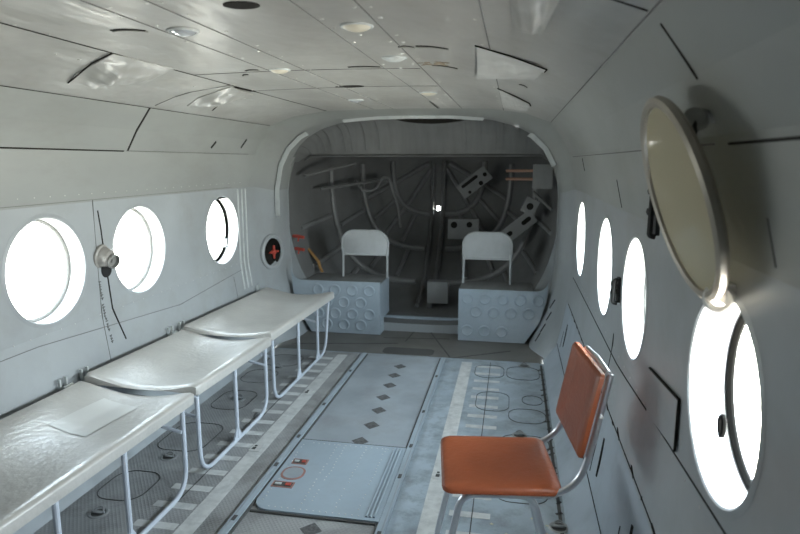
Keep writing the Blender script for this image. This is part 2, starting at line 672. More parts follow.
def cp(x, y, d=0.0):
    return Vector((x, y, ceilZ(x) - d))


def seam_c(pts, w=.006, mi=1, d=0.0):
    strip_on(mbC, [cp(x, y, d) for x, y in pts], w, .002, mi, UPN)


for x, w in ((-1.03, .004), (1.025, .003), (-.585, .005), (-.232, .003), (-.085, .003), (.408, .004), (.255, .0025), (.70, .004)):
    seam_c([(x, y) for y in frange(.3, 4.4, 16)], w, 1 if abs(x) in (1.03, .585) else 3)
seam_c([(x, 2.86) for x in frange(-1.0, -.59, 4)], .003, 3)
seam_c([(x, 2.50 + .03 * (x + .58)) for x in frange(-.58, .4, 8)], .003, 3)
seam_c([(x, 3.11) for x in frange(-.58, .4, 8)], .003, 3)
seam_c([(x, 1.235) for x in frange(.70, 1.02, 4)], .005)
seam_c([(.25, 3.9), (.24, 4.4)], .010)
seam_c([(-.60, 2.93), (-.585, 3.12)], .03)
# curved cuts with a lifted lip
for (xa, ya, xb, yb, w) in ((-.37, 1.655, -.28, 1.685, .010), (.46, 2.04, .557, 2.10, .010), (.46, 2.44, .547, 2.53, .010), (.115, 2.464, .245, 2.475, .009),
                            (-.33, 2.47, -.27, 2.46, .008), (.40, 2.05, .45, 2.06, .004), (.80, 2.85, .83, 2.93, .012), (-.40, 2.60, -.36, 2.56, .008)):
    pts = [(xa + (xb - xa) * t, ya + (yb - ya) * t - .018 * math.sin(PI * t)) for t in frange(0, 1, 8)]
    seam_c(pts, w)
    seam_c([(x, y + .012) for x, y in pts], .009, 0, .002)
# ragged dark openings
for (xc, yc, a, b) in ((.12, 1.47, .046, .036), (-.05, 3.09, .075, .04)):
    pl = [(a * math.cos(2 * PI * k / 28), b * math.sin(2 * PI * k / 28)) for k in range(28)]
    mbC.prism(pl, .003, cp(xc, yc, .0005), None, 1)
# rivets and dimples
for x in (-.25, -.21, -.10, -.06, .27, .32, .39, .43, -.57, .68, -.72):
    for k in range(30):
        y = 1.2 + k * .11 + random.uniform(-.01, .01)
        if random.random() < .45:
            q_ = random.choice((.6, 1, 1.25))
            mbC.lathe([(.007 * q_, -.003), (.005 * q_, .0005), (0, .0018)], frame_mtx(cp(x, y, .001), (0, 0, -1)), 7, 2)
M['stain'] = mat('rust_stain', (.27, .22, .16), .6, var=.3, scale=40)
for k in range(9):
    xa = random.uniform(.39, .50)
    seam_c([(xa, 2.36 + random.uniform(0, .09)), (xa + random.uniform(.02, .05), 2.37 + random.uniform(0, .09))], random.uniform(.008, .02), 4, -.0004)
ceil = struct(mbC.build('ceiling', [M['ceil'], M['seam'], M['rivet'], M['soft'], M['stain']]), 'worn warm grey ceiling lining with torn flaps', 'ceiling')


M['peeled'] = mat('peeled_lining', (.47, .47, .455), .4, var=.12, scale=8)


def flap(quad, sag, name='loose_lining_flap', folds=2, seed=1, mt='ceil', edge=True):
    """a hanging corner of ceiling lining: quad of (x, y) corners, sagging and wrinkled"""
    rnd = random.Random(seed)
    A, B, C_, D = quad
    n = 26
    mb = MB()
    top, bot = [], []
    ph = rnd.uniform(0, 6)
    for i in range(n + 1):
        u = i / n
        r1, r2 = [], []
        for j in range(n + 1):
            v = j / n
            x = (A[0] * (1 - v) + B[0] * v) * (1 - u) + (D[0] * (1 - v) + C_[0] * v) * u
            y = (A[1] * (1 - v) + B[1] * v) * (1 - u) + (D[1] * (1 - v) + C_[1] * v) * u
            d = sag(u, v) + .010 * (abs(((folds * u + .8 * v + ph) % 1) * 2 - 1) - .5) * math.sin(PI * v) * min(1, 4 * u) * min(1, 4 * (1 - u)) + .007 * (abs(((folds * 1.6 * v - .7 * u + ph) % 1) * 2 - 1) - .5) * math.sin(PI * u) * min(1, 5 * v) * min(1, 5 * (1 - v)) + .004
            r1.append(cp(x, y, d))
            r2.append(cp(x, y, max(d - .003, .001)))
        top.append(r1)
        bot.append(r2)
    mb.grid(top)
    mb.grid(bot)
    rim1 = top[0] + [r[-1] for r in top[1:]] + top[-1][-2::-1] + [r[0] for r in top[-2:0:-1]]
    rim2 = bot[0] + [r[-1] for r in bot[1:]] + bot[-1][-2::-1] + [r[0] for r in bot[-2:0:-1]]
    mb.grid([rim1 + rim1[:1], rim2 + rim2[:1]])
    return mb.build(name, M[mt], ceil, smooth=50)


S_ = math.sin
flap([(-.585, 1.965), (-.565, 2.32), (-.87, 2.53), (-.925, 2.16)], lambda u, v: .035 * S_(PI * min(1, u * 1.1)) * S_(PI * v) + .018 * max(0, 1 - abs(v - .35) * 5) * u, seed=2, folds=3)
flap([(-.605, 2.90), (-.585, 3.12), (-.95, 3.36), (-.95, 3.08)], lambda u, v: .030 * S_(PI * u) * S_(PI * v) + .02 * (1 - u) * v, seed=5)
flap([(.66, 2.005), (.885, 2.255), (.855, 2.55), (.62, 2.72)], lambda u, v: .012 * u * (1 - v) ** 2 + .008 * v * v * (.2 + .8 * u) + .003 * S_(PI * v), seed=8, mt='peeled')
flap([(.70, 3.11), (.86, 3.63), (.86, 4.2), (.70, 4.2)], lambda u, v: .006 * v * (1 - u) + .003 * S_(PI * v), seed=11, mt='peeled')
flap([(.765, 1.22), (.875, 1.22), (.85, 1.72), (.775, 1.72)], lambda u, v: .04 * S_(PI * v) * S_(PI * min(1, .15 + u * .85)), seed=14)
# dark gaps behind the flaps
mb = MB()
for pts, w in (([(-.585, 1.955), (-.72, 2.03), (-.93, 2.165)], .004), ([(.655, 2.0), (.76, 2.11), (.89, 2.26), (.885, 2.33)], .003), ([(.695, 3.10), (.78, 3.36), (.86, 3.63), (.87, 3.75)], .006), ([(-.62, 2.98), (-.95, 3.36)], .008)):
    strip_on(mb, [cp(x, y, .003) for x, y in pts], w, .002, 0, UPN)
mb.build('torn_edge', M['seam'], ceil)


# ceiling dome lamps
def dome_lamp(x, y, r, lens, label, ry=1.0):
    t = thing('ceiling_lamp', label, 'lamp', (x, y, ceilZ(x)), 'round ceiling lamps')
    mb = MB()
    mx = frame_mtx(cp(x, y), (0, 0, -1))
    mb.torus(mx, r, .005, 32, 8, sq=1.2)
    mb.build('bezel', M['trim'], t)
    mb = MB()
    mb.lathe([(r * .98, 0), (r * .9, .006), (r * .7, .011), (r * .4, .015), (0, .017)], mx, 32)
    mb.build('lens', M[lens], t)
    return t


dome_lamp(.343, 1.73, .043, 'lens', 'large cream round ceiling lamp, nearest of the cream ones')
dome_lamp(-.175, 1.71, .042, 'lens_clear', 'shiny clear-glass round ceiling lamp with bright glints')
dome_lamp(-.183, 2.48, .040, 'lens', 'small cream round ceiling lamp beside the cross seam, behind the shiny lamp')
dome_lamp(.345, 2.265, .043, 'trim', 'plain grey blanked ceiling lamp beside the rusty patch')
dome_lamp(.309, 3.42, .046, 'lens', 'small cream ceiling lamp farthest back, close to the arch strip')
dome_lamp(-.19, 3.75, .046, 'lens_clear', 'glinting clear ceiling lamp far back, left of the arch opening')

# ---- floor
mbF = MB()
FX = 1.04


def fbox(x0, x1, y0, y1, z1, mi, z0=None):
    z0 = z1 - .006 if z0 is None else z0
    mbF.box(((x0 + x1) / 2, (y0 + y1) / 2, (z0 + z1) / 2), (x1 - x0, y1 - y0, z1 - z0), None, mi)


def fline(pts, w=.006, mi=3, z=.0012, closed=False):
    P = [Vector((x, y, z)) for x, y in pts]
    if closed:
        P.append(P[0])
    strip_on(mbF, P, w, .0012, mi, (0, 0, 1))


YF = 4.34
fbox(-FX - .03, -.30, Y0, YF, 0, 0, -.05)
fbox(-.30, .33, Y0, YF, 0, 1, -.05)
fbox(.33, FX + .03, Y0, YF, 0, 2, -.05)
# white lengthwise stripes and the short cross dashes
fbox(-.495, -.418, .4, YF - .06, .0012, 4)
fbox(.452, .528, .4, YF - .06, .0012, 4)
for k in range(20):
    y = 1.42 + k * .144
    if y < 4.2:
        fbox(-.69, -.505, y, y + .045, .0012, 4)
        fbox(.565, .735, y + .02, y + .06, .0012, 4)
fline([(-.60, 1.4), (-.60, 4.3)], .004)
fline([(.66, 1.4), (.66, 4.3)], .004)
# rounded sealant outlines on the right and left
for x0, x1, y0, y1 in ((.56, .76, 3.98, 4.24), (.78, 1.0, 3.98, 4.24), (.60, .80, 3.42, 3.72), (.88, 1.0, 3.55, 3.70), (.80, 1.01, 3.28, 3.48), (.76, 1.01, 2.92, 3.12), (.74, .98, 2.45, 2.65),
                       (-1.0, -.78, 2.15, 2.4), (-1.0, -.74, 2.62, 2.95), (-.98, -.76, 3.15, 3.45), (-1.0, -.78, 3.6, 3.85), (-.97, -.72, 3.95, 4.2),
                       (-.22, -.03, 3.62, 3.86), (-.22, -.02, 3.32, 3.52), (.02, .22, 3.75, 3.96)):
    loop = [(p[0] + (x0 + x1) / 2, p[1] + (y0 + y1) / 2) for p in rrect(x1 - x0, y1 - y0, .08, 6)]
    fline(loop, .0036 if abs((x0 + x1) / 2) > .4 else .0025, closed=True)
fline([(FX - .02, y) for y in frange(1.2, 4.3, 8)], .014)
for k in range(30):
    y = 1.3 + k * .1 + random.uniform(-.03, .03)
    fline([(FX - .035 + random.uniform(-.01, .01), y), (FX - .01, y + random.uniform(.01, .04))], .012)
# far centre plate
fbox(-.265, .285, 2.86, YF - .02, .004, 5, 0)
fline([(-.265, 2.855), (.285, 2.855)], .008, 3, .004)
# dark grip diamonds down the centre
for x, y in ((.036, 2.886), (.05, 3.09), (.046, 3.297), (.03, 3.497), (.027, 3.706), (.02, 3.896), (.025, 4.085), (.034, 2.10)):
    zt = .0046 if y > 2.8 else .001
    mbF.prism([(.046, 0), (0, .05), (-.046, 0), (0, -.05)], .0012, (x, y, zt), None, 6)
# small yellow and white paint specks by the chair
for k in range(26):
    x, y = random.uniform(.74, .98), random.uniform(1.9, 2.35)
    mbF.prism([(.006 * math.cos(a) * random.uniform(.5, 1.6), .006 * math.sin(a) * random.uniform(.5, 1.6)) for a in frange(0, 5.4, 6)], .001, (x, y, .0008), None, 7)
M['speck'] = mat('cream_paint_speck', (.55, .52, .36), .6)
floor = struct(mbF.build('floor', [M['floor_tread'], M['floor_tread'], M['floor_blue'], M['mark'], M['stripe'], M['floor_mid'], M['grip'], M['speck']], smooth=0), 'painted metal cabin floor with white stripes and dashes', 'floor')

# aft floor, threshold and raised kerb before the doors
mbA = MB()
mbA.box((0, (YF + 5.12) / 2, -.03), (2.3, 5.12 - YF, .05))
mbA.box((0, YF + .006, -.006), (2.02, .012, .014), None, 1)
for a, b in (((.36, 4.36), (.10, 5.08)), ((.36, 4.36), (.80, 4.62)), ((-.05, 4.72), (-.02, 5.09)), ((-.25, 4.8), (.3, 4.86)), ((-.95, 4.5), (-.1, 4.66))):
    strip_on(mbA, [Vector((a[0], a[1], -.004)), Vector((b[0], b[1], -.004))], .008, .0015, 2, (0, 0, 1))
mbA.prism(rrect(.40, .16, .05), .002, (.02, 4.47, -.004), None, 2)
struct(mbA.build('floor_aft', [M['floor_aft'], M['floor_blue'], M['mark']], smooth=0), 'dark bare floor at the tail end before the doors', 'floor')
mbK = MB()
mbK.box((0, 5.145, .045), (2.0, .03, .115))
mbK.box((0, 5.32, .085), (2.0, .36, .03), None, 1)
struct(mbK.build('trim_1', [M['blue'], M['dome']], smooth=0), 'low pale blue kerb across the tail doors', 'trim')

# two long rails either side of the centre plates
for s, x in ((-1, -.293), (1, .312)):
    mb = MB()
    w = .034
    mb.box((x, 1.95, .008), (w, 4.72, .016))
    mb.box((x - s * .022, 1.95, .004), (.010, 4.72, .010), None, 1)
    mb.box((x + s * .006, 1.95, .0165), (.006, 4.72, .002), None, 2)
    for y in (2.1, 2.55, 2.86, 3.3, 3.9):
        mb.box((x, y, .0165), (.016, .035, .003), None, 1)
    struct(mb.build('trim_2' if s < 0 else 'trim_3', [M['blue'], M['mark'], M['floor_mid']], smooth=0), ('left' if s < 0 else 'right') + ' blue-grey floor rail beside the hatch plates', 'rail')

# riveted floor hatch
hat = thing('floor_hatch', 'pale blue riveted floor hatch cover with rounded corner and red latches', 'hatch', (0, 2.5, 0))
mb = MB()
hx0, hx1, hy0, hy1 = -.262, .292, 2.185, 2.835
poly = [(hx1, hy0), (hx1, hy1), (hx0, hy1)] + [(hx0 + .075 - .075 * math.cos(a), hy0 + .075 - .075 * math.sin(a)) for a in frange(0, PI / 2, 8)]
mb.prism(poly, .012, (0, 0, .008), None, 0)
for k in range(34):
    mb.lathe([(.004, 0), (.003, .0016), (0, .002)], frame_mtx((-.19 + (k % 17) * .028, hy0 + .025 if k < 17 else hy1 - .03, .0138), (0, 0, 1)), 6, 1)
for xx in (-.235, -.06, -.02, .09, .19):
    for k in range(20):
        if random.random() < .8:
            mb.lathe([(.004, 0), (.003, .0016), (0, .002)], frame_mtx((xx + random.uniform(-.004, .004), hy0 + .07 + k * .029, .0138), (0, 0, 1)), 6, 1)
mb.box((0.01, hy0 - .006, .004), (.54, .010, .008), None, 2)
mb.build('hatch_panel', [M['hatch'], M['rivet'], M['mark']], hat, smooth=30)
mb = MB()
for k, xx in enumerate((.236, .252, .268)):
    mb.tube([(xx, hy0 + .02, .017), (xx, hy1 - .02, .017)], .005, 8)
mb.build('hinge', M['blue'], hat)
for (xx, yy, w, d) in ((-.19, 2.60, .075, .05), (-.195, 2.385, .10, .05)):
    mb = MB()
    mb.box((xx, yy, .0145), (w, d, .003))
    mb.box((xx, yy, .0155), (w - .014, d - .014, .003), None, 1)
    mb.box((xx - w * .22, yy, .018), (w * .3, .014, .005), None, 2)
    lt = mb.build('latch', [M['rust'], M['mark'], M['trim']], hat, smooth=0)
    mb = MB()
    mb.box((xx + w * .25, yy, .018), (w * .25, .02, .004))
    mb.build('latch_lever', M['red'], lt, smooth=0)
mb = MB()
pl = rrect(.11, .12, .05, 6)
mb.prism(pl, .003, (-.185, 2.49, .0145))
mb.prism([(p[0] * .82, p[1] * .82) for p in pl], .003, (-.185, 2.49, .0158), None, 1)
mb.build('viewing_port', [M['rust'], M['floor_mid']], hat, smooth=0)


# tie-down fittings set into the floor
def tie_down(x, y, r=.035):
    mb = MB()
    mx = frame_mtx((x, y, 0), (0, 0, 1))
    mb.torus(mx, r, .007, 20, 6, mi=0, sq=.6)
    mb.lathe([(r, .001), (0, .0015)], mx, 18, 1)
    mb.tube([(x + r * .6 * math.cos(a), y + r * .6 * math.sin(a), .006 + .012 * abs(math.sin(a))) for a in frange(0, 2 * PI, 14)][:-1], .004, 6, 0, closed=True)
    mb.box((x, y, .006), (r * 1.6, .01, .008), None, 0)
    return mb.build('tie_down_fitting', [M['grey_metal'], M['mark']], floor)


for x, y in ((.86, 3.12), (.90, 4.27), (1.01, 2.30), (-.86, 2.55), (-.85, 3.32), (-.88, 2.05), (-.84, 3.92)):
    tie_down(x, y)
for (x, y) in ((.49, 2.62), (-.47, 2.72), (-.46, 3.5)):
    mb = MB()
    mb.box((x, y, .002), (.06, .075, .003))
    mb.box((x - .01, y - .008, .004), (.018, .022, .003), None, 1)
    mb.box((x - .01, y + .020, .004), (.012, .012, .003), None, 1)
    mb.build('socket_plate', [M['stripe'], M['mark']], floor, smooth=0)

# ---- front bulkhead behind the camera and the doorway sill
mb = MB()
prof = [(x, z) for x, z in HS] + [(-x, z) for x, z in HS[-2::-1]]
mb.add([(x, Y0, z) for x, z in prof], [tuple(range(len(prof)))])
struct(mb.build('wall_front', M['wall'], smooth=0), 'plain grey bulkhead closing the cabin', 'wall')

# ---- round windows: painted reveal, rubber ring, pane
for i, (s, wy, wz, wr) in enumerate(WINS):
    n = 56
    mb = MB()
    rows = [[], [], []]
    for k in range(n + 1):
        w = 2 * PI * k / n
        y, z = wy + wr * math.cos(w), wz + wr * math.sin(w)
        a = wallP(s, y, z)
        rows[0].append(a + Vector((0, 0, 0)))
        rows[1].append(Vector((s * (secX(z) + DEPTH * .5), y, z)))
        rows[2].append(Vector((s * (secX(z) + DEPTH + .02), y, z)))
    mb.grid(rows)
    # flush lip on the room side
    rows = [[], [], []]
    for k in range(n + 1):
        w = 2 * PI * k / n
        for q, (dr, dd) in enumerate(((0.0, .000), (.006, .004), (.022, .0008))):
            y, z = wy + (wr + dr) * math.cos(w), wz + (wr + dr) * math.sin(w)
            rows[q].append(wallP(s, y, z, dd))
    mb.grid(rows, 1)
    lab = ['nearest of the three', 'middle of the three', 'farthest, with a black ring'] if s < 0 else ['nearest and standing open', 'second nearest', 'third nearest', 'farthest and narrowest']
    win = struct(mb.build('window_%d' % (i + 1), [M['reveal'], M['wall']]), 'round window in the %s wall, %s' % ('left' if s < 0 else 'right', lab[i % 3 if s < 0 else i - 3]), 'window')
    mx = frame_mtx((s * (1.222 + DEPTH), wy, wz), (s, 0, 0))
    mb = MB()
    mb.torus(mx, wr - .006, .010 if i != 2 else .012, 56, 8, sq=1.0)
    gm = M['pitch'] if i == 2 else (M['pitch'] if i == 3 else M['gasket'])
    mb.build('window_gasket', gm, win)
    if i != 3:
        mb = MB()
        mb.lathe([(wr - .006, .008), (wr * .7, .016), (wr * .35, .020), (0, .022)], mx, 48)
        struct(mb.build('window_pane', M['glass'], win))
    if i == 2:
        mb = MB()
        mb.box((-1.27, wy + .13, wz - .10), (.03, .03, .045))
        mb.tube([(-1.27, wy + .10, wz - .13), (-1.27, wy + .16, wz - .14)], .006, 6)
        mb.box((-1.25, wy + .02, wz + .225), (.05, .13, .008), None, 1)
        mb.build('window_catch', [M['grey_metal'], M['black']], win)
    if i == 3:
        mb = MB()
        pts = [(1.262, wy + .095 + .014 * math.cos(a), wz - .10 + .024 * math.sin(a)) for a in frange(0, 2 * PI, 12)][:-1]
        mb.tube(pts, .006, 6, 0, closed=True)
        mb.build('window_catch', M['pitch'], win)

DA, DB, DC, DY, DP, ZH = 1.165, 1.50, 1.44, 5.02, .64, 1.505
# ---- tail arch: the walls run in to a smaller ring
mb = MB()
full = [(x, z if z > 0 else -.04) for x, z in HS] + [(-x, z if z > 0 else -.04) for x, z in HS[-2::-1]]
inn = [(x, z if z > 0 else -.04) for x, z in IN] + [(-x, z if z > 0 else -.04) for x, z in IN[-2::-1]]


def loft(t):
    e = t * t * (3 - 2 * t)
    return [Vector((a[0] * (1 - e) + b[0] * e, Y1 + (Y2 - Y1) * t, a[1] * (1 - e) + b[1] * e)) for a, b in zip(full, inn)]




mb.grid([loft(t) for t in frange(0, 1, 8)] + [[Vector((x, Y3, z)) for x, z in inn], [Vector((x, 5.035, z)) for x, z in inn]])
rim = []
for k in range(61):
    w = PI * k / 60
    c_, s_ = math.cos(w), math.sin(w)
    rim.append(Vector((-DA * math.copysign(abs(c_) ** DP, c_), DY + .001, ZH - DC * abs(s_) ** DP)))
mb.grid([[Vector((math.copysign(min(abs(p.x), secX(max(.05, min(p.z, 1.5)), IN) - .003), p.x), DY + .001, p.z)) for p in rim], rim, [Vector((p.x * 1.35, DY + .004, ZH + .002 + (p.z - ZH) * 1.35)) for p in rim]])
for q in (-1, 1):
    mb.grid([[Vector((q * 1.04, y, ZH + .004)), Vector((q * 1.6, y, ZH + .004))] for y in (4.97, 5.30)])
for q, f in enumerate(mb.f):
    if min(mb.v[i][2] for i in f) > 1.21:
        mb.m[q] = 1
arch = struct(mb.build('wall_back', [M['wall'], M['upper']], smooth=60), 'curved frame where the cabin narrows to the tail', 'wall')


def arch_band(i0, i1, sgn, y, w, name, t=.012, ext=(0, 0)):
    """angle strip along the inner ring profile between profile parameters"""
    fn = []
    k = 24
    for a in frange(i0, i1, k):
        j = int(math.floor(a))
        j = min(j, len(inn) - 2)
        f = a - j
        fn.append(Vector((inn[j][0] * (1 - f) + inn[j + 1][0] * f, 0, inn[j][1] * (1 - f) + inn[j + 1][1] * f)))
    c = Vector((0, 0, .9))
    mb = MB()
    r = []
    for p in fn:
        d = (c - p).normalized()
        a, b = p + d * .002, p + d * w
        r.append([Vector((a.x, y, a.z)), Vector((b.x, y, b.z)), Vector((b.x, y + t, b.z)), Vector((a.x, y + t, a.z))])
    mb.grid(r, 0, close=True)
    mb.add(r[0], [(0, 1, 2, 3)])
    mb.add(r[-1], [(3, 2, 1, 0)])
    for q, p in enumerate(fn[1:-1:3]):
        d = (c - p).normalized()
        e = p + d * w * .5
        mb.lathe([(.005, 0), (.004, .003), (0, .004)], frame_mtx((e.x, y, e.z), (0, -1, 0)), 8, 1)
    return mb.build(name, [M['trim'], M['rivet']], arch)


NH = len(HS) - 1
arch_band(10.15, 13.9, 1, 4.76, .028, 'arch_strip')              # across the top
arch_band(6.0, 8.2, 1, 4.75, .04, 'arch_strip')                       # right shoulder
arch_band(15.5, 19.4, 1, 4.72, .038, 'arch_strip')                    # left shoulder and side

for z, y in ((.12, 4.62), (.20, 4.60), (.30, 4.58), (.40, 4.56)):
    mb = MB()
    x = secX(z, IN) + .02
    mb.box((x - .026, y, z), (.006, .012, .075), Euler((0, .5, 0)))
    mb.build('frame_notch', M['seam'], arch, smooth=0)  # flat dark strips drawn in place of the black notches in the frame
# header between arch top and the clamshell doors, with a ragged dark opening
mb = MB()
hx = frange(-1.13, 1.13, 36)


def secX_in(x):
    for (x0, z0), (x1, z1) in zip(IN, IN[1:]):
        if x1 <= x <= x0 and x0 > x1:
            return z0 + (z1 - z0) * (x0 - x) / (x0 - x1)
    return 1.81 if x < .3 else 1.2


rows = []
for t in frange(0, 1, 10):
    row = []
    for x in hx:
        zt = max(secX_in(abs(x)), ZH - .05) if abs(x) < 1.10 else 1.45
        e = math.sin(t * PI / 2)
        row.append(Vector((x, 4.97 + .30 * e, zt + (min(ZH, zt) - zt) * (1 - math.cos(t * PI / 2)))))
    rows.append(row)
mb.grid(rows)
mb.tube([Vector((x, 5.27, ZH + (0 if abs(x) < 1.05 else -.04))) for x in hx[1:-1]], .010, 8, 1)
for k in range(-10, 11):                                              # faint pressed ribs
    if abs(k) > 3:
        x = k * .1
        strip_on(mb, [r[min(36, max(0, round((x + 1.13) / 2.26 * 36)))] + Vector((0, -.003, -.003)) for r in rows[1:10]], .006, .003, 0, (0, -.7, -.7))
# under the tail boom
mb.grid([[Vector((x, y, ZH + .0005)) for x in (-1.3, 0, 1.3)] for y in (5.24, 7.2)])
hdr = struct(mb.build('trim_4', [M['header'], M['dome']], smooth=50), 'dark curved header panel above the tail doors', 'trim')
mb = MB()
up, lo = [], []
for t in frange(0, 1, 20):
    x = -.20 + .62 * t
    zz_ = secX_in(abs(x))
    up.append(Vector((x, 4.955, zz_ - .004)))
    lo.append(Vector((x, 4.955, zz_ - .006 - .052 * math.sin(PI * t) ** .6)))
mb.grid([up, lo])
mb.grid([[p + Vector((0, .01, 0)) for p in lo], [p + Vector((0, .01, 0)) for p in up]])
lip = [p + Vector((0, -.004, 0)) for p in lo]
mb.tube(lip, .004, 6, 1)
mb.build('torn_opening', [M['seam'], M['header']], hdr)

# ---- clamshell doors: two halves of a ribbed dome


def dome(th, k, d=0.0):
    """th 0 left .. pi right through the bottom; k 0 apex .. 1 rim; d into the room"""
    c, s_ = math.cos(th), math.sin(th)
    p = DP
    kk = k * (1 - d * .8)
    x = -DA * kk * math.copysign(abs(c) ** p, c)
    z = ZH - DC * kk * abs(s_) ** p
    y = DY + DB * max(0.0, 1 - min(1, k) ** 2.3) ** .5 - d
    return Vector((x, y, z))


EPS = .006
nk = 26
ks = [1 - (1 - i / nk) ** 1.0 for i in range(nk + 1)]
doors = []
for s in (-1, 1):
    mb = MB()
    ths = frange(0, PI / 2 - EPS, 30) if s < 0 else frange(PI / 2 + EPS, PI, 30)
    up_ = Vector((0, 0, .05))
    mb.grid([([dome(ths[0], k) + up_] if s < 0 else []) + [dome(t, k) for t in ths] + ([dome(ths[-1], k) + up_] if s > 0 else []) for k in ks])
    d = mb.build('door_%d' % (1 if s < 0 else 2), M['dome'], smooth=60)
    struct(d, '%s dark ribbed clamshell tail door' % ('left' if s < 0 else 'right'), 'door')
    doors.append(d)

    def rib(path, r, flat=1.0, name='rib'):
        q = MB()
        q.tube(path, r, 8, 0, flat=flat)
        q.build(name, M['rib'], d)
    span = frange(.02, PI / 2 - .05, 26) if s < 0 else frange(PI / 2 + .05, PI - .02, 26)
    for k, r in ((.42, .027), (.66, .030), (.86, .030)):
        rib([dome(t, k, .010) for t in span], r)
    angs = (.30, .62, .95, 1.25)
    for ai, a in enumerate(angs):
        th = a if s < 0 else PI - a
        k0 = .44 if ai % 2 else .10
        rib([dome(th, k, .008) for k in frange(k0, .64, 8)], .022)
        th2 = th + (.12 if s < 0 else -.12)
        rib([dome(th2, k, .008) for k in frange(.68, .84, 6)], .022)
        rib([dome(th, k, .008) for k in frange(.88, .99, 6)], .022)
# centre posts with a chink of daylight between the halves
mb = MB()
for k0, k1 in ((0, .362), (.392, 1.0)):
    mb.grid([[dome(PI / 2 - EPS * 1.3, k), dome(PI / 2 + EPS * 1.3, k)] for k in frange(k0, k1, 14)])
struct(mb.build('door_seal', M['dome'], doors[1]))
for dx, r, d in ((-.060, .020, doors[0]), (.055, .024, doors[1])):
    mb = MB()
    path = [dome(PI / 2, k, .03) + Vector((dx, 0, 0)) for k in frange(.03, .97, 24)]
    mb.tube(path, r, 8)
    mb.build('centre_post', M['dome'], d)


def domebox(d, name, c, size, roty, mats, extra=None):
    mb = MB()
    R = Matrix.Rotation(roty, 3, 'Y')
    mb.box(c, size, R)
    if extra:
        extra(mb, Vector(c), R, size)
    return mb.build(name, mats, d, smooth=30)


def holes(lst, mi=1):
    def f(mb, c, R, size):
        for (u, v, r, l) in lst:
            p = c + R @ Vector((u, -size[1] / 2 - .001, v))
            if l > 0:
                mb.prism(rrect(2 * r + l, 2 * r, r, 5), .004, p, R @ Matrix.Rotation(PI / 2, 3, 'X'), mi)
            else:
                mb.prism([(r * math.cos(2 * PI * k / 18), r * math.sin(2 * PI * k / 18)) for k in range(18)], .004, p, R @ Matrix.Rotation(PI / 2, 3, 'X'), mi)
    return f


E2 = [M['rib'], M['seam']]
domebox(doors[1], 'junction_box', (.31, 5.98, .80), (.30, .10, .20), 0, E2, holes([(-.09, .04, .032, 0), (.06, .045, .028, 0)]))
domebox(doors[1], 'junction_box', (.13, 5.45, .27), (.19, .12, .20), 0, E2)
domebox(doors[1], 'slotted_bracket', (.40, 6.08, 1.25), (.34, .05, .15), math.radians(-38), E2, holes([(-.03, .035, .016, .16), (.05, -.045, .022, 0), (-.09, -.05, .016, 0), (.13, .0, .02, 0)]))
domebox(doors[1], 'slotted_bracket', (.83, 5.62, .86), (.36, .05, .13), math.radians(-40), E2, holes([(.10, .0, .02, .06), (-.10, 0, .02, .04)]))
domebox(doors[1], 'hinge_bracket', (1.02, 5.25, 1.33), (.16, .10, .20), 0, E2)
domebox(doors[1], 'hinge_bracket', (.93, 5.45, 1.07), (.12, .14, .14), math.radians(25), E2, holes([(0, 0, .03, 0)]))
for z in (1.375, 1.305):
    mb = MB()
    mb.tube([(.72, 5.38, z), (1.05, 5.22, z + .004)], .012, 8)
    mb.build('copper_rod', M['rod'], doors[1])
for a, b in (((-1.05, 5.2, 1.33), (-.70, 5.65, 1.44)), ((-1.0, 5.5, 1.20), (-.45, 6.1, 1.28)), ((.95, 5.3, 1.20), (1.10, 5.15, 1.06))):
    mb = MB()
    mb.tube([a, tuple((p + q) / 2 for p, q in zip(a, b)), b], .014, 8)
    mb.build('brace_rod', M['dome'], doors[0] if a[0] < 0 else doors[1])

mb = MB()
mb.tube(rounded_path([(-.78, 5.95, 1.27), (-.70, 5.92, 1.16), (-.58, 6.0, 1.17), (-.52, 6.0, 1.29), (-.45, 6.0, 1.30), (-.36, 6.05, 1.0), (-.33, 6.0, .80)], .06, 6), .013, 8)
mb.build('hose', M['rib'], doors[0])
# ---- embossed box seats at the tail with metal seat backs


